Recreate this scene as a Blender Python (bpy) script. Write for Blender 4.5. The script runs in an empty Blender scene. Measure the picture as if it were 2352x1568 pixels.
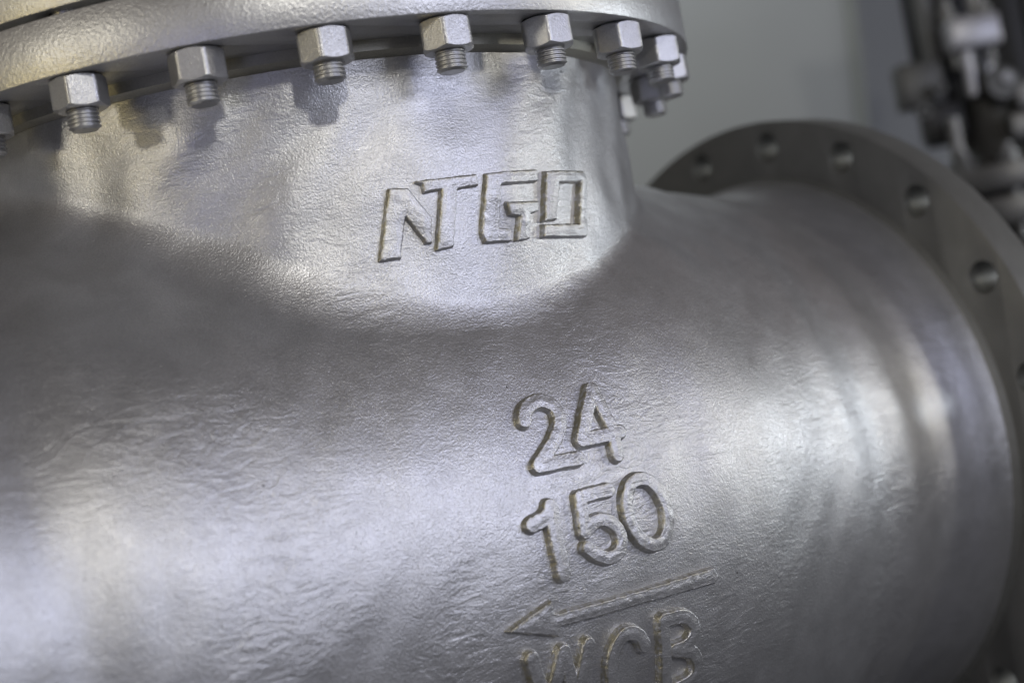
import bpy, bmesh, math, random
import numpy as np
from mathutils import Vector, Matrix

sc = bpy.context.scene
C = sc.collection
R = math.radians

# ------------------------------------------------------------------ camera
CAM = np.array([-0.7488, -1.373, 0.1486])
YAW, PIT, ROLL, FPX = -0.6139, 0.0250, 0.1736, 3548.9 / 2352.0
def cam_rot():
    ca, sa, cb, sb, cc, s_ = math.cos(YAW), math.sin(YAW), math.cos(PIT), math.sin(PIT), math.cos(ROLL), math.sin(ROLL)
    Y = np.array([[ca, -sa, 0], [sa, ca, 0], [0, 0, 1]])
    P = np.array([[1, 0, 0], [0, cb, -sb], [0, sb, cb]])
    Q = np.array([[cc, 0, s_], [0, 1, 0], [-s_, 0, cc]])
    return Y @ P @ Q
_r = cam_rot()
cd = bpy.data.cameras.new('camera'); cam = bpy.data.objects.new('camera', cd); C.objects.link(cam)
m = Matrix.Identity(4)
for i in range(3):
    m[i][0] = _r[i][0]; m[i][1] = _r[i][2]; m[i][2] = -_r[i][1]; m[i][3] = CAM[i]
cam.matrix_world = m
cd.sensor_width = 36; cd.lens = 36 * FPX; cd.clip_start = 0.05; cd.clip_end = 60
cd.dof.use_dof = True; cd.dof.focus_distance = 1.27; cd.dof.aperture_fstop = 2.6
sc.camera = cam

# ------------------------------------------------------------------ light
sc.view_settings.view_transform = 'Standard'; sc.view_settings.look = 'None'
sc.view_settings.gamma = 1; sc.view_settings.exposure = 0.2
sc.view_settings.use_curve_mapping = False
w = bpy.data.worlds.new('World'); sc.world = w; w.use_nodes = True
nt = w.node_tree; nt.nodes.clear()
out = nt.nodes.new('ShaderNodeOutputWorld'); bg = nt.nodes.new('ShaderNodeBackground')
tc = nt.nodes.new('ShaderNodeTexCoord'); sp = nt.nodes.new('ShaderNodeSeparateXYZ'); cr = nt.nodes.new('ShaderNodeValToRGB')
mr = nt.nodes.new('ShaderNodeMapRange'); mr.inputs[1].default_value = -1; mr.inputs[2].default_value = 1
nt.links.new(tc.outputs['Generated'], sp.inputs[0]); nt.links.new(sp.outputs[2], mr.inputs[0])
nt.links.new(mr.outputs[0], cr.inputs[0]); nt.links.new(cr.outputs[0], bg.inputs[0]); nt.links.new(bg.outputs[0], out.inputs[0])
e = cr.color_ramp.elements
e[0].position = 0.0; e[0].color = (.075, .074, .072, 1)
e[1].position = 1.0; e[1].color = (.04, .04, .042, 1)
for pos, col in ((.42, (.125, .123, .120, 1)), (.52, (.23, .23, .24, 1)), (.64, (.17, .165, .165, 1)), (.76, (.130, .104, .090, 1))):
    x = e.new(pos); x.color = col
bg.inputs[1].default_value = 0.75

def lamp(name, az, el, dist, size, power, col, size_y=None, target=(0, 0, .2)):
    l = bpy.data.lights.new(name, 'AREA'); l.energy = power; l.color = col
    l.shape = 'RECTANGLE' if size_y else 'DISK'; l.size = size
    if size_y: l.size_y = size_y
    o = bpy.data.objects.new(name, l); C.objects.link(o)
    a, b = R(az), R(el)
    d = Vector((math.sin(a) * math.cos(b), -math.cos(a) * math.cos(b), math.sin(b)))
    o.location = Vector(target) + d * dist
    o.rotation_euler = (-d).to_track_quat('-Z', 'Y').to_euler()
    return o
lamp('key_lamp', -20, 20, 4.0, .24, 19, (1, .97, .90))
lamp('cream_lamp', -76, 14, 4.0, .36, 11, (1, .94, .80))
lamp('yellow_lamp', -85, 0, 3.5, .7, 6, (1, .80, .34))
lamp('soft_fill', 10, 9, 4.0, 1.7, 21, (.79, .82, 1.0), .6)  # added soft panel, broad hall light to brighten the neck
lamp('violet_lamp', 27, 14, 4.0, 1.2, 7, (.62, .66, 1.0), .4)
lamp('violet_lamp', -48, -4, 4.0, 1.0, 4, (.58, .60, 1.0), .5)
lamp('white_lamp', 66, 2, 4.0, .55, 12, (.85, .92, 1.0))
lamp('cream_lamp', 49, 7, 4.0, .26, 8, (1, .95, .82))
wall_fill = lamp('wall_fill', 150, 40, 1.0, 1.6, 38, (.93, .97, 1.0), 1.0)  # added unseen fill light, brightens only the board and wall
wall_fill.location = (.9, 1.4, 2.3); wall_fill.rotation_euler = Vector((.50, .78, -.75)).to_track_quat('-Z', 'Y').to_euler()

# ------------------------------------------------------------------ helpers
def tag(o, label=None, cat=None, group=None, kind=None):
    if label: o['label'] = label
    if cat: o['category'] = cat
    if group: o['group'] = group
    if kind: o['kind'] = kind
    return o
def link(name, me, mat, parent=None, angle=None):
    o = bpy.data.objects.new(name, me); C.objects.link(o)
    me.materials.clear(); me.materials.append(mat)
    if angle is not None:
        for p in me.polygons: p.use_smooth = True
        me.set_sharp_from_angle(angle=R(angle))
    if parent:
        o.parent = parent
        if parent.type == 'EMPTY': o.location = -parent.location
    return o
def thing(name, loc, label, cat, group=None):
    o = bpy.data.objects.new(name, None); C.objects.link(o); o.location = loc; o.empty_display_size = .05
    return tag(o, label, cat, group)
def mesh(name, v, f):
    me = bpy.data.meshes.new(name); me.from_pydata([tuple(map(float, q)) for q in v], [], [tuple(q) for q in f]); me.update(); return me
def lathe(prof, axis='Z', at=(0, 0, 0), n=128, closed=True):
    """profile [(r, h)...] turned about an axis; closed joins last to first"""
    v = []; f = []
    k = len(prof)
    for i in range(n):
        a = 2 * math.pi * i / n; c, s = math.cos(a), math.sin(a)
        for r, h in prof:
            q = (r * c, r * s, h) if axis == 'Z' else ((h, r * c, r * s) if axis == 'X' else (r * s, h, r * c))
            v.append((q[0] + at[0], q[1] + at[1], q[2] + at[2]))
    for i in range(n):
        for j in range(k if closed else k - 1):
            a, b = i * k + j, i * k + (j + 1) % k
            c2, d = ((i + 1) % n) * k + (j + 1) % k, ((i + 1) % n) * k + j
            f.append((a, d, c2, b))
    return v, f
def fix(me):
    bm = bmesh.new(); bm.from_mesh(me); bmesh.ops.remove_doubles(bm, verts=bm.verts, dist=1e-6)
    bmesh.ops.recalc_face_normals(bm, faces=bm.faces); bm.to_mesh(me); bm.free(); return me
def join(parts):
    V = []; F = []
    for v, f in parts:
        o = len(V); V += list(v); F += [tuple(i + o for i in q) for q in f]
    return V, F
def box(x0, x1, y0, y1, z0, z1, b=0.0, rz=0, ctr=None):
    bm = bmesh.new(); bmesh.ops.create_cube(bm, size=1)
    for q in bm.verts: q.co = ((x0 + x1) / 2 + q.co.x * (x1 - x0), (y0 + y1) / 2 + q.co.y * (y1 - y0), (z0 + z1) / 2 + q.co.z * (z1 - z0))
    if b: bmesh.ops.bevel(bm, geom=list(bm.edges), offset=b, segments=2, profile=.5, affect='EDGES')
    if rz:
        c = ctr or ((x0 + x1) / 2, (y0 + y1) / 2, 0)
        bmesh.ops.rotate(bm, cent=c, matrix=Matrix.Rotation(rz, 3, 'Z'), verts=bm.verts)
    v = [tuple(q.co) for q in bm.verts]; f = [tuple(x.index for x in q.verts) for q in bm.faces]
    bm.free(); return v, f
def plate(name, outer, bore, holes, thick, bevel, M):
    """disc with bore and bolt holes, from a filled 2D curve; M places it (local z is the thickness)"""
    cu = bpy.data.curves.new(name, 'CURVE'); cu.dimensions = '2D'; cu.fill_mode = 'BOTH'
    cu.extrude = thick / 2 - bevel; cu.bevel_depth = bevel; cu.bevel_resolution = 1; cu.offset = -bevel
    def circ(cx, cy, r, n):
        s = cu.splines.new('POLY'); s.points.add(n - 1); s.use_cyclic_u = True
        for i in range(n):
            a = 2 * math.pi * i / n; s.points[i].co = (cx + r * math.cos(a), cy + r * math.sin(a), 0, 1)
    circ(0, 0, outer, 288)
    if bore: circ(0, 0, bore, 192)
    for hx, hy, hr in holes: circ(hx, hy, hr, 32)
    t = bpy.data.objects.new('tmp', cu); C.objects.link(t)
    me = bpy.data.meshes.new_from_object(t.evaluated_get(bpy.context.evaluated_depsgraph_get()))
    bpy.data.objects.remove(t); bpy.data.curves.remove(cu)
    fix(me); me.transform(M); me.name = name
    return me

# ------------------------------------------------------------------ materials
def silver(name, base=(.60, .60, .60), rough=.42, metal=.85, grain=.00012, grain_s=380, mid=.0006, mid_s=70, wrinkle=0.0, dirt=0.0, flake=.12, coat=0.0, streak=(1, 1, 1)):
    mt = bpy.data.materials.new(name); mt.use_nodes = True; nt = mt.node_tree; N = nt.nodes; L = nt.links
    bs = N['Principled BSDF']; tc = N.new('ShaderNodeTexCoord')
    mp = N.new('ShaderNodeMapping'); mp.inputs['Scale'].default_value = streak; L.new(tc.outputs['Object'], mp.inputs[0])
    def noise(s, det=3, dist=0.0, rg=.5, src=mp):
        n = N.new('ShaderNodeTexNoise'); n.inputs['Scale'].default_value = s; n.inputs['Detail'].default_value = det
        n.inputs['Distortion'].default_value = dist; n.inputs['Roughness'].default_value = rg
        L.new(src.outputs[0], n.inputs['Vector']); return n
    def bump(h, dist, prev=None, st=1.0):
        b = N.new('ShaderNodeBump'); b.inputs['Distance'].default_value = dist; b.inputs['Strength'].default_value = st
        L.new(h, b.inputs['Height'])
        if prev: L.new(prev.outputs[0], b.inputs['Normal'])
        return b
    prev = None
    big = noise(9, 3)
    if wrinkle:
        mw = N.new('ShaderNodeMapping'); mw.inputs['Scale'].default_value = (1, 1, 2.6); mw.inputs['Rotation'].default_value = (.2, .35, .3)
        L.new(tc.outputs['Object'], mw.inputs[0])
        wn = noise(34, 5, 1.6, .55, mw)
        mk = N.new('ShaderNodeMapRange'); mk.inputs[1].default_value = .42; mk.inputs[2].default_value = .68; L.new(big.outputs[0], mk.inputs[0])
        mu = N.new('ShaderNodeMath'); mu.operation = 'MULTIPLY'; L.new(wn.outputs[0], mu.inputs[0]); L.new(mk.outputs[0], mu.inputs[1])
        prev = bump(mu.outputs[0], wrinkle, prev)
    if mid: prev = bump(noise(mid_s, 5, .6, .6).outputs[0], mid, prev)
    if grain: prev = bump(noise(grain_s, 2, .3, .6).outputs[0], grain, prev)
    if prev: L.new(prev.outputs[0], bs.inputs['Normal'])
    # colour: faint mottling of the paint, tiny specks
    mo = noise(26, 4, .4); cr = N.new('ShaderNodeValToRGB')
    cr.color_ramp.elements[0].position = .3; cr.color_ramp.elements[1].position = .7
    cr.color_ramp.elements[0].color = tuple(c * .90 for c in base) + (1,)
    cr.color_ramp.elements[1].color = tuple(min(1, c * 1.06) for c in base) + (1,)
    L.new(mo.outputs[0], cr.inputs[0]); col = cr.outputs[0]
    fg = noise(620, 3, 0, .75); fr = N.new('ShaderNodeMapRange'); fr.inputs[1].default_value = .3; fr.inputs[2].default_value = .7
    fr.inputs[3].default_value = 1 - flake; fr.inputs[4].default_value = 1 + flake; L.new(fg.outputs[0], fr.inputs[0])
    vm = N.new('ShaderNodeVectorMath'); vm.operation = 'SCALE'; L.new(col, vm.inputs[0]); L.new(fr.outputs[0], vm.inputs['Scale']); col = vm.outputs[0]
    if dirt:
        vo = N.new('ShaderNodeTexVoronoi'); vo.inputs['Scale'].default_value = 24; L.new(tc.outputs['Object'], vo.inputs['Vector'])
        lt = N.new('ShaderNodeMapRange'); lt.inputs[1].default_value = .012; lt.inputs[2].default_value = .030; L.new(vo.outputs['Distance'], lt.inputs[0])
        mx = N.new('ShaderNodeMix'); mx.data_type = 'RGBA'; L.new(lt.outputs[0], mx.inputs[0])
        mx.inputs[6].default_value = (.06, .055, .05, 1); L.new(col, mx.inputs[7]); col = mx.outputs[2]
    at = N.new('ShaderNodeAttribute'); at.attribute_name = 'painted_sidelight'  # warm side light painted into the colour of the raised marks
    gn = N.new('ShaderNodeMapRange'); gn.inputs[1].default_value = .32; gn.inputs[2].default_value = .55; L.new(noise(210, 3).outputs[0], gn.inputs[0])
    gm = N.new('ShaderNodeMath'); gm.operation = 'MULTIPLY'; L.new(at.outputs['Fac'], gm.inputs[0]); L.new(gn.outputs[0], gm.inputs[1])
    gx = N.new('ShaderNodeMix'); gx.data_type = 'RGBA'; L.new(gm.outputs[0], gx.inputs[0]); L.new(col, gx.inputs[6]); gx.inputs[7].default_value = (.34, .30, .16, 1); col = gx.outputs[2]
    L.new(col, bs.inputs['Base Color'])
    rr = N.new('ShaderNodeMapRange'); rr.inputs[3].default_value = rough - .06; rr.inputs[4].default_value = rough + .08
    L.new(noise(60, 4).outputs[0], rr.inputs[0]); L.new(rr.outputs[0], bs.inputs['Roughness'])
    bs.inputs['Metallic'].default_value = metal
    if coat: bs.inputs['Coat Weight'].default_value = coat; bs.inputs['Coat Roughness'].default_value = .20
    if coat and prev: L.new(prev.outputs[0], bs.inputs['Coat Normal'])
    return mt
def plain(name, col, rough=.6, metal=0.0, var=.08, s=8):
    mt = bpy.data.materials.new(name); mt.use_nodes = True; nt = mt.node_tree; N = nt.nodes; L = nt.links
    bs = N['Principled BSDF']; tc = N.new('ShaderNodeTexCoord'); n = N.new('ShaderNodeTexNoise'); n.inputs['Scale'].default_value = s
    n.inputs['Detail'].default_value = 4; L.new(tc.outputs['Object'], n.inputs['Vector']); cr = N.new('ShaderNodeValToRGB')
    cr.color_ramp.elements[0].position = .3; cr.color_ramp.elements[1].position = .7
    cr.color_ramp.elements[0].color = tuple(c * (1 - var) for c in col) + (1,); cr.color_ramp.elements[1].color = tuple(c * (1 + var) for c in col) + (1,)
    L.new(n.outputs[0], cr.inputs[0]); L.new(cr.outputs[0], bs.inputs['Base Color'])
    bs.inputs['Roughness'].default_value = rough; bs.inputs['Metallic'].default_value = metal
    return mt
M_CAST = silver('cast_silver_paint', (.62, .62, .625), .36, .80, .00042, 640, .00026, 120, wrinkle=.0012, dirt=1, coat=.3)
M_FLANGE = silver('flange_silver_paint', (.60, .60, .60), .40, .82, .00040, 330, .0002, 60, dirt=1, coat=.3)
M_NUT = silver('nut_silver_paint', (.55, .55, .55), .36, .8, .00036, 600, .0001, 120)
M_STUD = silver('stud_steel', (.46, .46, .46), .42, .9, .00008, 600, 0)
M_END = silver('end_flange_shaded_paint', (.21, .21, .195), .55, .5, .0002, 250, .0001, 60)  # silver paint darkened, shade on the end flange put into its colour
M_RING = silver('ring_paint', (.42, .41, .36), .45, .7, .0002, 300, .0001, 60)
M_GAP = plain('gasket_black', (.012, .012, .012), .7)
M_DARK = plain('valve_dark_steel_and_painted_dark', (.03, .03, .03), .5, .5)  # dark steel, also the painted dark of the yoke opening
M_SIL2 = silver('far_valve_silver', (.21, .21, .205), .42, .8, .0001, 250, 0)
M_SIL3 = silver('far_valve_bright', (.42, .42, .44), .40, .6, .0001, 250, 0)
M_GREY2 = silver('far_valve_grey', (.09, .09, .085), .45, .7, .0001, 250, 0)
M_PANEL = plain('panel_grey', (.24, .25, .248), .45, 0, .05, 2)
M_TRIM = plain('panel_trim', (.17, .18, .165), .5)
M_WALL = plain('wall_grey', (.30, .315, .335), .6, 0, .10, 1.5)
M_FLOOR = plain('floor_grey', (.035, .035, .035), .7)

# ------------------------------------------------------------------ dimensions of the valve (metres)
L_END = .5937; R_PIPE = .331
H_FL = .4386; T_FL = .0456; R_FL = .4005; R_BC = .3780; R_NK = .334
PH0, DPH, NB = 2.505, 2 * math.pi / 24, 24
FLOOR_Z = -.4085
#FBEGIN
_px = np.array([-.62, -.594, -.57, -.53, -.48, -.45, -.425, -.402, -.37, -.325, -.25, -.17, -.08, 0, .08, .15, .20, .25, .30, .345, .365, .39, .43, .455, .48, .53, .56, .578, .594, .62])
_pr = np.array([.342, .338, .332, .336, .340, .3380, .3330, .3350, .3450, .3520, .3592, .3680, .380, .3855, .3865, .384, .378, .367, .3565, .3495, .3430, .3365, .3345, .3290, .3240, .3255, .3290, .330, .338, .342])
_tx = np.linspace(-.65, .65, 1301); _k = np.exp(-.5 * (np.arange(-30, 31) / 9.0) ** 2); _k /= _k.sum()
_tr = np.convolve(np.pad(np.interp(_tx, _px, _pr), 30, mode='edge'), _k, 'valid')
_rng = np.random.default_rng(5)
_W = []
for _a, _f, _n in ((.0008, 22, 7), (.0005, 48, 9), (.00022, 110, 12)):
    for _ in range(_n):
        _d = _rng.normal(size=3); _d /= np.linalg.norm(_d)
        _W.append((_a * .55, _d * _f * _rng.uniform(.7, 1.3), _rng.uniform(0, 6.28)))
def wob(x, y, z):
    s = 0
    wx = x + .012 * np.sin(31 * z + 7 * y); wz = z + .010 * np.sin(27 * x + 1.3)
    for a, d, p in _W: s = s + a * np.sin(d[0] * wx + d[1] * y + d[2] * wz + p)
    return s
def F(x, y, z):
    d1 = np.sqrt(y * y + z * z) - np.interp(x, _tx, _tr)
    rho = np.sqrt(x * x + y * y)
    d2 = rho - (.3255 + .0 * z) + np.where(z < 0, -z * 3, 0)
    rf = .0095 - .003 * np.clip(x / .1, 0, 1) + .026 * np.clip((-x - .05) / .25, 0, 1) ** 1.3
    u1, u2 = np.maximum(rf - d1, 0), np.maximum(rf - d2, 0)
    d = np.where((d1 < rf) & (d2 < rf), np.maximum(np.minimum(d1, d2), 0) * 0 + rf - np.sqrt(u1 * u1 + u2 * u2), np.minimum(d1, d2))
    d = np.where((np.minimum(d1, d2) < -.5 * rf), np.minimum(d1, d2), d)
    m = np.clip((.435 - z) / .03, 0, 1) * np.clip((.60 - np.abs(x)) / .08, 0, 1)
    return d - wob(x, y, z) * m * (.6 + 1.5 * np.clip((z - .2) / .1, 0, 1))
def grad(x, y, z, e=5e-4):
    g = np.stack([F(x + e, y, z) - F(x - e, y, z), F(x, y + e, z) - F(x, y - e, z), F(x, y, z + e) - F(x, y, z - e)], 1) / (2 * e)
    return g / (np.linalg.norm(g, axis=1, keepdims=True) + 1e-12)
def surf(X, Z):
    """point of the casting's front face over (X, Z)"""
    y = np.full_like(X, -.47)
    for _ in range(90): y = y + .85 * F(X, y, Z)
    return y
#FEND
# ------------------------------------------------------------------ setting
v, f = box(-6, 8, -6, 8, FLOOR_Z - .1, FLOOR_Z)
tag(link('floor', mesh('floor', v, f), M_FLOOR), kind='structure')
# the camera looks to azimuth ~35 deg; the wall stands square to that
hd = math.atan2(.5759, .8171)            # heading from +Y towards +X
def hall(rt, fw, z):                      # right / forward of the camera -> world
    return (CAM[0] + rt * math.cos(hd) + fw * math.sin(hd), CAM[1] - rt * math.sin(hd) + fw * math.cos(hd), z)
def slab(name, quad, thick, mat, parent=None):
    """vertical slab facing the camera side: quad of (right, z) at a forward distance"""
    pts, fw = quad
    a = [hall(x, fw, z) for x, z in pts]; b = [hall(x, fw + thick, z) for x, z in pts]
    n = len(pts); V = a + b
    Fc = [tuple(range(n)), tuple(range(2 * n - 1, n - 1, -1))] + [(i, i + n, (i + 1) % n + n, (i + 1) % n) for i in range(n)]
    me = fix(mesh(name, V, Fc)); return link(name, me, mat, parent)
wl = slab('wall', ([(-3.5, FLOOR_Z), (4, FLOOR_Z), (4, 3.2), (-3.5, 3.2)], 4.3), .1, M_WALL)
tag(wl, 'dark blue grey wall at the back, right of the pale grey board', 'wall')
bx = hall(.2, 3.9, FLOOR_Z)
bd = thing('display_board', bx, 'pale grey display board with a dark edge strip, leaning behind the valve', 'board')
EX0, EX1, ZB, ZT = .885, 1.075, FLOOR_Z, 2.3     # right edge bottom / top
sl = (EX1 - EX0) / (ZT - ZB)
slab('board_panel', ([(-2.2, ZB), (EX0, ZB), (EX1, ZT), (-2.2, ZT)], 3.9), .04, M_PANEL, bd)
slab('edge_strip', ([(EX0 + .001, ZB), (EX0 + .022, ZB), (EX1 + .022, ZT), (EX1 + .001, ZT)], 3.88), .07, M_TRIM, bd)

# ------------------------------------------------------------------ the big valve
base = (0, 0, FLOOR_Z)
valve = thing('check_valve', base, 'large silver cast steel valve with bolted bonnet and raised casting marks', 'valve')

def casting():
    h = .0042
    xs = np.arange(-.600, .6001, h); ys = np.arange(-.405, .4051, h); zs = np.arange(-.395, H_FL - .0085, h)
    nx, ny, nz = len(xs), len(ys), len(zs)
    D = np.empty((nx, ny, nz), np.float32)
    Y, Z = np.meshgrid(ys, zs, indexing='ij')
    for i, x in enumerate(xs):
        D[i] = F(np.full_like(Y, x), Y, Z)
    S = D < 0
    acc = np.zeros((nx - 1, ny - 1, nz - 1, 3), np.float32); cnt = np.zeros((nx - 1, ny - 1, nz - 1), np.int8)
    act = np.zeros((nx - 1, ny - 1, nz - 1), bool)
    for a in (0, 1):
        for b in (0, 1):
            for c in (0, 1):
                act |= S[a:nx - 1 + a, b:ny - 1 + b, c:nz - 1 + c] != S[:nx - 1, :ny - 1, :nz - 1]
    I = np.argwhere(act); idx = -np.ones(act.shape, np.int64); idx[tuple(I.T)] = np.arange(len(I))
    P = np.stack([xs[I[:, 0]] + h / 2, ys[I[:, 1]] + h / 2, zs[I[:, 2]] + h / 2], 1)
    for it in range(5):
        g = grad(*P.T); d = F(*P.T)
        P = P - g * np.clip(d, -h, h)[:, None] * .9
    n = grad(*P.T)
    faces = []
    for ax in range(3):
        sl0 = [slice(None)] * 3; sl1 = [slice(None)] * 3; sl0[ax] = slice(0, -1); sl1[ax] = slice(1, None)
        s0, s1 = S[tuple(sl0)], S[tuple(sl1)]
        E = np.argwhere(s0 != s1); inside0 = s0[tuple(E.T)]
        o1, o2 = [(1, 2), (2, 0), (0, 1)][ax]
        ok = (E[:, o1] > 0) & (E[:, o2] > 0) & (E[:, o1] < D.shape[o1] - 1) & (E[:, o2] < D.shape[o2] - 1)
        E = E[ok]; inside0 = inside0[ok]
        def at(da, db):
            q = E.copy(); q[:, o1] += da; q[:, o2] += db; return idx[tuple(q.T)]
        q = np.stack([at(-1, -1), at(0, -1), at(0, 0), at(-1, 0)], 1)
        q[~inside0] = q[~inside0][:, ::-1]
        faces.append(q)
    q = np.concatenate(faces); q = q[(q >= 0).all(1)]
    me = bpy.data.meshes.new('body'); me.vertices.add(len(P)); me.vertices.foreach_set('co', P.astype(np.float32).ravel())
    me.loops.add(q.size); me.loops.foreach_set('vertex_index', q.astype(np.int32).ravel())
    me.polygons.add(len(q)); me.polygons.foreach_set('loop_start', np.arange(0, q.size, 4, dtype=np.int32))
    me.update(calc_edges=True); me.polygons.foreach_set('use_smooth', np.ones(len(q), bool))
    me.validate(); me.normals_split_custom_set_from_vertices([tuple(map(float, a)) for a in n])
    return me
link('body', casting(), M_CAST, valve)

# raised casting marks -----------------------------------------------------
GLYPHS = {
  'two': ('s', 0.0098, [[(-0.0437, 0.1144), (-0.0403, 0.1217), (-0.0316, 0.1269), (-0.0216, 0.1278), (-0.0132, 0.1231), (-0.0103, 0.1141), (-0.0142, 0.1039), (-0.0231, 0.0946), (-0.0354, 0.0853), (-0.0447, 0.078)], [(-0.0447, 0.078), (-0.0061, 0.0776)]]),
  'four': ('s', 0.0098, [[(0.0294, 0.1287), (0.0146, 0.1101), (0.002, 0.0906)], [(0.002, 0.0906), (0.0417, 0.0912)], [(0.0303, 0.1285), (0.0327, 0.1097), (0.035, 0.0931), (0.0321, 0.0734)]]),
  'one': ('s', 0.0105, [[(-0.0638, 0.0352), (-0.053, 0.0378), (-0.0461, 0.042), (-0.0435, 0.0487), (-0.0462, 0.0212), (-0.0445, -0.0069)]]),
  'five': ('s', 0.0092, [[(0.0142, 0.0483), (-0.0151, 0.0481), (-0.0179, 0.0203)], [(-0.0179, 0.0203), (-0.0084, 0.0265), (0.0029, 0.0275), (0.0131, 0.0198), (0.017, 0.0084), (0.0122, -0.0012), (0.0011, -0.0046), (-0.0107, 0.0011), (-0.0182, 0.0086)]]),
  'zero': ('s', 0.0092, [[(0.068, 0.0193), (0.067, 0.0124), (0.0647, 0.0064), (0.0613, 0.0016), (0.0569, -0.0017), (0.0519, -0.0031), (0.0465, -0.0027), (0.0412, -0.0004), (0.0364, 0.0035), (0.0324, 0.0088), (0.0294, 0.0152), (0.0276, 0.0221), (0.0273, 0.0292), (0.0285, 0.0359), (0.031, 0.0419), (0.0348, 0.0467), (0.0395, 0.0499), (0.0447, 0.0515), (0.0501, 0.0512), (0.0553, 0.049), (0.0598, 0.0452), (0.0635, 0.0399), (0.0662, 0.0335), (0.0677, 0.0265), (0.068, 0.0193)]]),
  'arrow': ('p', 0, [[(-0.0997, -0.0394), (-0.0805, -0.0321), (-0.059, -0.0244), (-0.0581, -0.0341), (-0.054, -0.0355), (0.0225, -0.0354), (0.1093, -0.0346), (0.1135, -0.042), (0.1084, -0.0473), (0.0296, -0.046), (-0.0535, -0.0458), (-0.0557, -0.0529), (-0.0787, -0.0455)]]),
  'W': ('s', 0.01, [[(-0.0819, -0.0643), (-0.0711, -0.1067), (-0.0528, -0.0655), (-0.0443, -0.1089), (-0.0292, -0.0653)]]),
  'C': ('s', 0.0098, [[(0.0267, -0.0796), (0.0219, -0.0695), (0.0091, -0.0642), (-0.002, -0.0714), (-0.0083, -0.0871), (-0.007, -0.1072), (0.0038, -0.1252), (0.0233, -0.1288)]]),
  'B': ('s', 0.0098, [[(0.0479, -0.0652), (0.0498, -0.1307)], [(0.048, -0.0644), (0.0717, -0.0652), (0.0817, -0.0748), (0.0812, -0.084), (0.0722, -0.0917), (0.0588, -0.0913)], [(0.061, -0.0918), (0.0767, -0.0957), (0.0849, -0.1055), (0.0836, -0.1172), (0.0728, -0.123), (0.057, -0.124)]]),
  'line1': ('s', 0.0012, [[(-0.0626, 0.058), (-0.0463, 0.0594), (-0.022, 0.0632), (0.0072, 0.0669), (0.0363, 0.0659)], [(-0.0387, 0.0651), (-0.0149, 0.0668), (0.0032, 0.0672)]]),
  'line2': ('s', 0.0012, [[(-0.0372, -0.0093), (-0.014, -0.0098), (0.0144, -0.0099), (0.0422, -0.0091), (0.0712, -0.0085)]]),
  'line3': ('s', 0.0012, [[(-0.0576, -0.016), (-0.0269, -0.0164), (0.0001, -0.019), (0.0337, -0.0197)], [(-0.0973, -0.054), (-0.0519, -0.0562), (-0.0052, -0.0584), (0.0412, -0.0594)]]),
  'line4': ('s', 0.0014, [[(-0.0847, 0.2603), (-0.0693, 0.2629), (-0.0517, 0.2634), (-0.0343, 0.2646), (-0.0215, 0.2647)]]),
  'N': ('p', 0, [[(-0.0946, 0.3177), (-0.0798, 0.3159), (-0.0659, 0.2897), (-0.0689, 0.2701), (-0.0725, 0.2702), (-0.0852, 0.2949), (-0.0945, 0.2614), (-0.1101, 0.2615)]]),
  'T': ('p', 0, [[(-0.0733, 0.3205), (-0.0213, 0.3207), (-0.0213, 0.3124), (-0.0412, 0.3113), (-0.052, 0.2644), (-0.0651, 0.2638), (-0.0541, 0.312), (-0.0679, 0.3113), (-0.0681, 0.3179)]]),
  'G': ('p', 0, [[(-0.0122, 0.3203), (0.0418, 0.3214), (0.042, 0.3121), (-0.001, 0.3109), (-0.0082, 0.2751), (0.0031, 0.2731), (0.0023, 0.2639), (-0.0221, 0.2645), (-0.0242, 0.2726)]]),
  'Gbar': ('p', 0, [[(0.0032, 0.2951), (0.0375, 0.2946), (0.0363, 0.2866), (0.0255, 0.2851), (0.0211, 0.2643), (0.0086, 0.2634), (0.014, 0.2838), (0.0041, 0.2854)]]),
  'D': ('p', 0, [[(0.0533, 0.3195), (0.1037, 0.3197), (0.1079, 0.3132), (0.0931, 0.2617), (0.0386, 0.2641), (0.0408, 0.274), (0.0849, 0.2729), (0.0984, 0.3107), (0.0666, 0.3101), (0.0555, 0.2779), (0.0423, 0.2777)]]),
}
def sd_seg(px, pz, a, b):
    ax, az = a; bx_, bz = b; dx, dz = bx_ - ax, bz - az
    t = np.clip(((px - ax) * dx + (pz - az) * dz) / (dx * dx + dz * dz + 1e-12), 0, 1)
    return np.hypot(px - ax - t * dx, pz - az - t * dz)
def chaikin(p, closed=False):
    if len(p) < 4: return p
    for _ in range(2):
        o = [] if closed else [p[0]]
        for i in range(len(p) - (0 if closed else 1)):
            a, b = np.array(p[i]), np.array(p[(i + 1) % len(p)])
            o += [tuple(.75 * a + .25 * b), tuple(.25 * a + .75 * b)]
        if not closed: o.append(p[-1])
        p = o
    return p
def sdf_glyph(g, X, Z, smooth):
    kind, wd, st = g
    best = np.full(X.shape, 9.0)
    for s_ in st:
        if kind == 's':
            pp = chaikin(s_) if smooth else s_
            for a, b in zip(pp[:-1], pp[1:]): best = np.minimum(best, sd_seg(X, Z, a, b) - wd / 2 - .0011)
        else:
            d = np.full(X.shape, 9.0); ins = np.zeros(X.shape, bool)
            for a, b in zip(s_, s_[1:] + s_[:1]):
                d = np.minimum(d, sd_seg(X, Z, a, b))
                c = ((a[1] > Z) != (b[1] > Z)) & (X < (b[0] - a[0]) * (Z - a[1]) / (b[1] - a[1] + 1e-12) + a[0])
                ins ^= c
            best = np.minimum(best, np.where(ins, -d, d))
    return best
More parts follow.
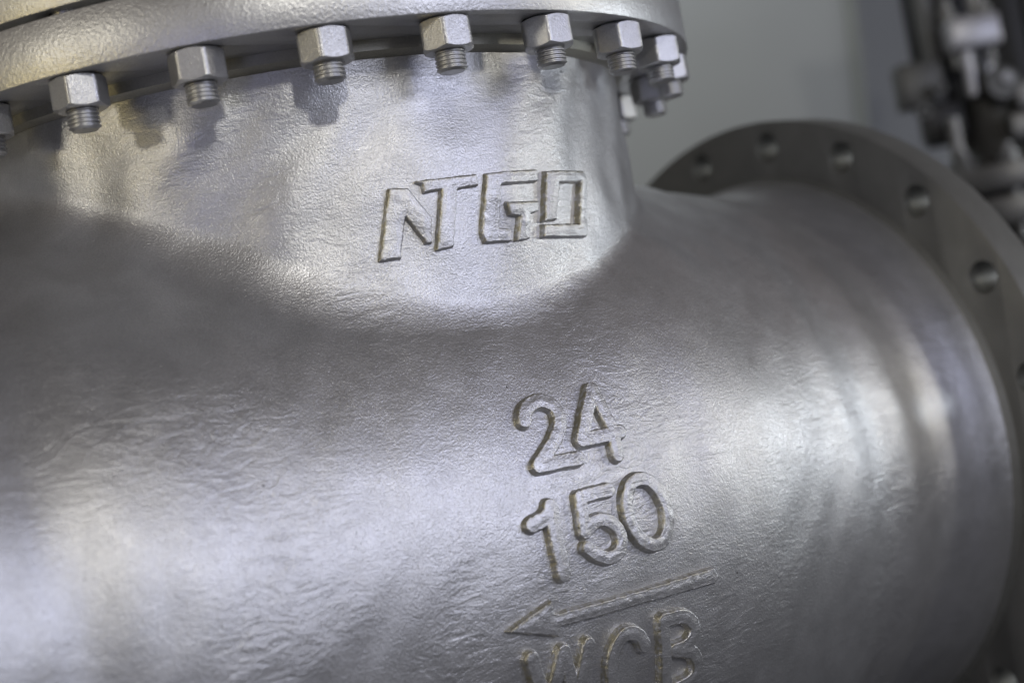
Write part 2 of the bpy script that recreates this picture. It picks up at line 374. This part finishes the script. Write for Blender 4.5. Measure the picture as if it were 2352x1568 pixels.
def ripple(X, Z, s, sd):
    r = np.random.default_rng(sd); o = 0
    for _ in range(8):
        a = r.uniform(0, 6.28); k = s * r.uniform(.6, 1.6)
        o = o + np.sin(k * (X * math.cos(a) + Z * math.sin(a)) + r.uniform(0, 6.28))
    return o / 4
def raised(name, keys, H, side, lab, smooth=True, step=.0007, seed=1):
    pts = np.array([q for k in keys for s_ in GLYPHS[k][2] for q in s_])
    x0, z0 = pts.min(0) - .012; x1, z1 = pts.max(0) + .012
    X, Z = np.meshgrid(np.arange(x0, x1, step), np.arange(z0, z1, step), indexing='ij')
    d = np.min([sdf_glyph(GLYPHS[k], X, Z, smooth) for k in keys], 0)
    d = d + .00025 * ripple(X, Z, 420, seed) + .00018 * ripple(X, Z, 1300, seed + 9)
    keep = d < .0042
    sh = X.shape; id_ = -np.ones(sh, np.int64); id_[keep] = np.arange(keep.sum())
    x, z, dd = X[keep], Z[keep], d[keep]
    y = surf(x, z); n = grad(x, y, z)
    t = np.clip((.0016 - dd) / side, 0, 1); t = t * t * (3 - 2 * t)
    crown = .0003 * np.clip((-dd - side) / .003, 0, 1)
    hh = -.0010 + (H + .0010) * t + crown + t * .00014 * ripple(x, z, 500, seed + 3)
    P = np.stack([x, y, z], 1) + n * hh[:, None]
    q = np.stack([id_[:-1, :-1], id_[1:, :-1], id_[1:, 1:], id_[:-1, 1:]], -1).reshape(-1, 4)
    q = q[(q >= 0).all(1)]
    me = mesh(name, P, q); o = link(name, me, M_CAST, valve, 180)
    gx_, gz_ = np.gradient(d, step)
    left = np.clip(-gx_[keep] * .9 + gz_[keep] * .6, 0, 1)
    gr = left * np.clip((dd + .0022) / .0008, 0, 1) * np.clip((.0024 - dd) / .0008, 0, 1)  # warm light from the left painted on walls facing left and up
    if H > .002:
        a_ = me.attributes.new('painted_sidelight', 'FLOAT', 'POINT'); a_.data.foreach_set('value', (gr * .75).astype(np.float32))
    if lab: o['label'] = lab
    return o
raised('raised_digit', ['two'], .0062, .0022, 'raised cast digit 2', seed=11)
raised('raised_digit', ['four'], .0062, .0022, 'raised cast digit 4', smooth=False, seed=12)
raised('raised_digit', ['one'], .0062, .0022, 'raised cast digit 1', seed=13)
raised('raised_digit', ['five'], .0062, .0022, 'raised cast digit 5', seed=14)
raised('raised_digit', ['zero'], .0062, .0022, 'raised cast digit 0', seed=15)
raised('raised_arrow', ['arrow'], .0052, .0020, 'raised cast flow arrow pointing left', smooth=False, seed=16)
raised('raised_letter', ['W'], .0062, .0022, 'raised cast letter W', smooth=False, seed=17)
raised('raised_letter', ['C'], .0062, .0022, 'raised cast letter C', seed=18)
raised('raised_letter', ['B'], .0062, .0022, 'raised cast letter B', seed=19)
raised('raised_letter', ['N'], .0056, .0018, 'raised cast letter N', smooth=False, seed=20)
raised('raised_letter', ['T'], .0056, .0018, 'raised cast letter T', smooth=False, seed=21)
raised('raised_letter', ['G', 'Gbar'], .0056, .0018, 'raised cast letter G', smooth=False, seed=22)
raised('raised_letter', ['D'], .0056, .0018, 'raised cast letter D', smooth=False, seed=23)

for i_, k_ in enumerate(('line1', 'line2', 'line3', 'line4')):
    raised('mould_line', [k_], -.0001, .0016, None, seed=30 + i_)

# bonnet flanges -----------------------------------------------------------
hol = [(R_BC * math.cos(PH0 - k * DPH), -R_BC * math.sin(PH0 - k * DPH), .0135) for k in range(NB)]
T = lambda z: Matrix.Translation((0, 0, z))
link('lower_bonnet_flange', plate('lower_bonnet_flange', R_FL, .30, hol, T_FL, .0012, T(H_FL + T_FL / 2)), M_FLANGE, valve, 35)
GAP = .0045
link('gasket', fix(mesh('gasket', *lathe([(.30, H_FL + T_FL + .0002), (.345, H_FL + T_FL + .0002), (.345, H_FL + T_FL + GAP - .0002), (.30, H_FL + T_FL + GAP - .0002)], n=128))), M_GAP, valve, 35)
Z2 = H_FL + T_FL + GAP; T2 = .050
link('bonnet_cover', plate('bonnet_cover', R_FL + .0008, .02, [(a, b, c) for a, b, c in hol], T2, .0012, T(Z2 + T2 / 2)), M_FLANGE, valve, 35)
dome = [(.33, Z2 + T2 - .01)] + [(.33 * math.cos(a), Z2 + T2 + .10 * math.sin(a)) for a in np.linspace(0, math.pi / 2 - .02, 14)] + [(.006, Z2 + T2 - .01)]
link('bonnet_dome', fix(mesh('bonnet_dome', *lathe(dome))), M_CAST, valve, 50)
ring = [(.310, H_FL + .002), (R_NK, H_FL + .002), (R_NK, H_FL - .0090), (R_NK - .004, H_FL - .0118), (R_NK - .010, H_FL - .0138), (.310, H_FL - .0145)]
link('neck_ring', fix(mesh('neck_ring', *lathe(ring, n=256))), M_RING, valve, 35)

# end flanges --------------------------------------------------------------
HB = .37465
eh = [(HB * math.cos(math.pi / 20 + k * math.pi / 10), HB * math.sin(math.pi / 20 + k * math.pi / 10), .0175) for k in range(20)]
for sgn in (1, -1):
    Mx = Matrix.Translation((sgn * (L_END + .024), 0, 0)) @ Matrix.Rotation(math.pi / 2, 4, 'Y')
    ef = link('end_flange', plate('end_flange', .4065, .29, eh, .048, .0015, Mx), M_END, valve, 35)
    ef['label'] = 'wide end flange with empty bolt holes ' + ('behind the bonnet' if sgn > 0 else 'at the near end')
    fl = [(.29, sgn * (L_END - .004)), (R_PIPE + .0005, sgn * (L_END - .010)), (R_PIPE + .0045, sgn * (L_END - .0075)), (R_PIPE + .006, sgn * (L_END - .0035)), (R_PIPE + .0085, sgn * (L_END + .0005)), (.29, sgn * (L_END + .0005))]
    link('weld_ring', fix(mesh('weld_ring', *lathe(fl, 'X', n=256))), M_END, valve, 50)
    lin = [(.2885, sgn * (L_END + .0478)), (.2885, sgn * .30), (.284, sgn * .30), (.284, sgn * (L_END + .0478))]
    link('bore_liner', fix(mesh('bore_liner', *lathe(lin, 'X', n=128))), M_GAP, valve, 35)

# studs and nuts -----------------------------------------------------------
def nut_mesh(AF, Hn, hole):
    v = []; f = []; n = 96; r0 = AF / 2 * .935
    for i in range(n):
        a = 2 * math.pi * i / n
        b = (a % (math.pi / 3)) - math.pi / 6
        rh = min(AF / 2 / math.cos(b), AF / 2 * 1.125)
        ch = (rh - r0) * .62
        for r, h in ((hole, -.0015), (hole + .0012, 0), (r0, 0), (rh, ch), (rh, Hn - ch), (r0, Hn), (hole + .0012, Hn), (hole, Hn - .0015)):
            v.append((r * math.cos(a), r * math.sin(a), -h))
    for i in range(n):
        for j in range(7):
            a, b = i * 8 + j, ((i + 1) % n) * 8 + j
            f.append((a, b, b + 1, a + 1))
    return fix(mesh('nut', v, f))
def stud_mesh(r, z0, z1, pitch, zt):
    """shank from z0 (bottom end) to z1, rolled thread below zt"""
    prof = [(0.0, z0), (r * .78, z0), (r * .86, z0 + .0012)]
    z = z0 + .0022
    while z < zt:
        prof += [(r, z), (r, z + pitch * .22), (r * .885, z + pitch * .5), (r * .885, z + pitch * .72)]; z += pitch
    prof += [(r * .93, z), (r * .93, z1), (0.0, z1)]
    return fix(mesh('stud', *lathe(prof, n=48, closed=False)))
HN, HS = .0255, .0158
nm = nut_mesh(.0395, HN, .0118)
for q in nm.polygons: q.use_smooth = True
sm = stud_mesh(.0125, -HN - HS, T_FL + GAP + T2 + HN + HS, .0032, -HN + .006)
tm = nut_mesh(.0395, HN, .0118)
tm.transform(Matrix.Translation((0, 0, T_FL + GAP + T2 + HN)))
rnd = random.Random(3)
alpha = {0: 38, 1: 18, 2: -9, 3: -2, 4: 5, 5: 6, 6: 0}
stud0 = None
for k in range(NB):
    a = PH0 - k * DPH; x, y = R_BC * math.cos(a), -R_BC * math.sin(a)
    if stud0 is None:
        stud0 = link('stud', sm, M_STUD, valve, 40); nut0 = link('nut', nm, M_NUT, None, 25); top0 = link('nut', tm, M_NUT, None, 25)
        for o in (nut0, top0): o.parent = stud0
        s, n1, n2 = stud0, nut0, top0
    else:
        s, n1, n2 = stud0.copy(), nut0.copy(), top0.copy()
        for o in (s, n1, n2): C.objects.link(o)
        s.parent = valve; n1.parent = s; n2.parent = s
    dz = rnd.uniform(-.0012, .0012)
    s.location = (x, y, H_FL - FLOOR_Z + dz)
    n1.location = (0, 0, -.0003 - dz); n2.location = (0, 0, -dz)
    va = math.atan2(CAM[1] - y, CAM[0] - x)                   # direction nut -> camera
    al = alpha.get(k, rnd.uniform(0, 60))
    n1.rotation_euler[2] = va + R(al)
    n2.rotation_euler[2] = rnd.uniform(0, 1)
    s.rotation_euler[0] = R(rnd.uniform(-.4, .4)); s.rotation_euler[1] = R(rnd.uniform(-.4, .4))

# ------------------------------------------------------------------ the small valve behind
OX, OY = 1.640, .385
gv = thing('gate_valve', (OX, OY, FLOOR_Z), 'small silver and grey valve with yoke, standing out of focus behind the end flange', 'valve')
def gpart(name, pr, mat, ang=35, par=None, lab=None):
    o = link(name, fix(mesh(name, *pr)), mat, par or gv, ang)
    if par is not None: o.location = (0, 0, 0)
    if lab: o['label'] = lab
    return o
GZ = .372
def lz(prof, dx=0, dy=0, n=64): return lathe(prof, at=(OX + dx, OY + dy, 0), n=n)
link('bonnet_flange', plate('bonnet_flange', .17, .01, [], .045, .003, Matrix.Translation((OX, OY, GZ - .0225))), M_SIL2, gv, 35)
link('body_flange', plate('body_flange', .17, .01, [], .050, .003, Matrix.Translation((OX, OY, GZ - .045 - .012 - .025))), M_SIL2, gv, 35)
gpart('gasket', lz([(.005, GZ - .0575), (.14, GZ - .0575), (.14, GZ - .0445), (.005, GZ - .0445)]), M_GAP)
gpart('lower_body', lz([(.005, GZ - .10), (.12, GZ - .10), (.115, GZ - .20), (.16, -.02), (.17, -.12), (.14, -.25), (.10, -.30), (.16, -.32), (.16, FLOOR_Z), (.005, FLOOR_Z)]), M_GREY2, 50)
gpart('bonnet_neck', lz([(.005, GZ - .003), (.105, GZ - .003), (.098, GZ + .02), (.075, GZ + .06), (.062, GZ + .10), (.060, GZ + .135), (.005, GZ + .135)]), M_GREY2, 50)
def cyl(dx, dy, r, z0, z1, n=24): return lathe([(.0005, z0), (r * .8, z0), (r, z0 + r * .15), (r, z1 - r * .15), (r * .8, z1), (.0005, z1)], at=(OX + dx, OY + dy, 0), n=n)
# local right-hand direction as the camera sees it
rx, ry = math.cos(hd), -math.sin(hd); fx, fy = math.sin(hd), math.cos(hd)
def L2(r_, f_): return r_ * rx + f_ * fx, r_ * ry + f_ * fy
def fbox(name, r0, r1, f0, f1, z0, z1, mat, b=.004):
    dx, dy = L2((r0 + r1) / 2, (f0 + f1) / 2)
    return gpart(name, box(OX + dx - (r1 - r0) / 2, OX + dx + (r1 - r0) / 2, OY + dy - (f1 - f0) / 2, OY + dy + (f1 - f0) / 2, z0, z1, b, rz=-hd, ctr=(OX + dx, OY + dy, 0)), mat)
fbox('gland', -.080, .012, -.085, -.01, .588, .648, M_SIL3, .008)
def gbolt(r_, f_, z0, z1, rr, zn):
    dx, dy = L2(r_, f_)
    s = gpart('gland_bolt', cyl(dx, dy, rr, z0, z1), M_SIL2)
    n = nut_mesh(rr * 3.0, rr * 2.2, rr * .9); n.transform(Matrix.Translation((OX + dx, OY + dy, zn)))
    o = link('nut', n, M_SIL2, None, 30); o.parent = s
gbolt(-.068, -.048, .560, .690, .0085, .668); gbolt(-.004, -.048, .560, .690, .0085, .668)
gpart('guide_pin', cyl(*L2(-.054, -.07), .011, .505, .586), M_SIL3)
gpart('stem', cyl(0, 0, .016, .50, .95), M_STUD)
for sg in (-1, 1):
    r0_ = sg * .098
    dx, dy = L2(r0_, 0)
    v1, f1 = box(OX + dx - .012, OX + dx + .012, OY + dy - .022, OY + dy + .022, .47, .95, .004, rz=-hd, ctr=(OX + dx, OY + dy, 0))
    gpart('yoke_arm', (v1, f1), M_GREY2)
dx, dy = L2(0, .02)
gpart('added_yoke_dark_sheet', box(OX + dx - .11, OX + dx + .11, OY + dy + .05, OY + dy + .065, .44, .90, .003, rz=-hd, ctr=(OX + dx, OY + dy, 0)), M_DARK)  # added black sheet, stands in for the dark opening between the arms
gpart('yoke_bridge', box(OX - .115, OX + .115, OY - .03, OY + .03, .90, .94, .005, rz=-hd, ctr=(OX, OY, 0)), M_SIL2)
# bracket with two bolts sticking out on the left
br = fbox('side_bracket', -.175, -.100, -.06, .0, .505, .585, M_GREY2)
for r_, z_ in ((-.118, .528), (-.152, .490)):
    dx, dy = L2(r_, -.075)
    n = nut_mesh(.024, .018, .005); n.transform(Matrix.Rotation(-hd, 4, 'Z') @ Matrix.Rotation(-math.pi / 2, 4, 'X')); n.transform(Matrix.Translation((OX + dx, OY + dy, z_)))
    o = link('bolt_head', n, M_GREY2, None, 30); o.parent = br
fbox('lower_bracket', -.14, -.07, -.05, -.0, .440, .505, M_DARK)
# lantern boss: short barrel lying towards the camera, with bright collar
def barrel(r_, f_, z_, rr, ln, mat, name):
    dx, dy = L2(r_, f_)
    v1, f1 = lathe([(.0005, 0), (rr * .85, 0), (rr, rr * .15), (rr, ln), (.0005, ln)], 'Y', n=32)
    c, s_ = math.cos(hd), math.sin(hd)
    v1 = [(OX + dx + x * c + y * s_, OY + dy - x * s_ + y * c, z_ + z) for x, y, z in v1]
    return gpart(name, (v1, f1), mat)
barrel(-.010, -.105, .515, .032, .07, M_GREY2, 'packing_boss')
barrel(-.004, -.115, .522, .012, .02, M_SIL2, 'boss_plug')
gpart('drain_pipe', cyl(*L2(-.104, -.085), .013, GZ + .005, GZ + .100), M_SIL2)
fbox('side_block', -.010, .10, -.11, -.04, GZ + .040, GZ + .088, M_SIL2, .008)
fbox('upper_block', .010, .055, -.10, -.05, GZ + .090, GZ + .145, M_SIL2, .010)
n0 = None
for k in range(12):
    a = 2 * math.pi * (k + .35) / 12; x, y = .145 * math.cos(a), .145 * math.sin(a)
    if n0 is None:
        s0 = link('flange_stud', mesh('flange_stud', *lathe([(.0005, GZ - .13), (.009, GZ - .13), (.009, GZ + .035), (.0005, GZ + .035)], n=20, closed=False)), M_SIL2, gv, 35)
        nn = nut_mesh(.031, .020, .009); nn.transform(Matrix.Translation((0, 0, GZ + .0202)))
        n0 = link('nut', nn, M_SIL2, None, 30); n0.parent = s0; s_, n_ = s0, n0
    else:
        s_, n_ = s0.copy(), n0.copy(); C.objects.link(s_); C.objects.link(n_); s_.parent = gv; n_.parent = s_
    s_.location = (x, y, -FLOOR_Z)
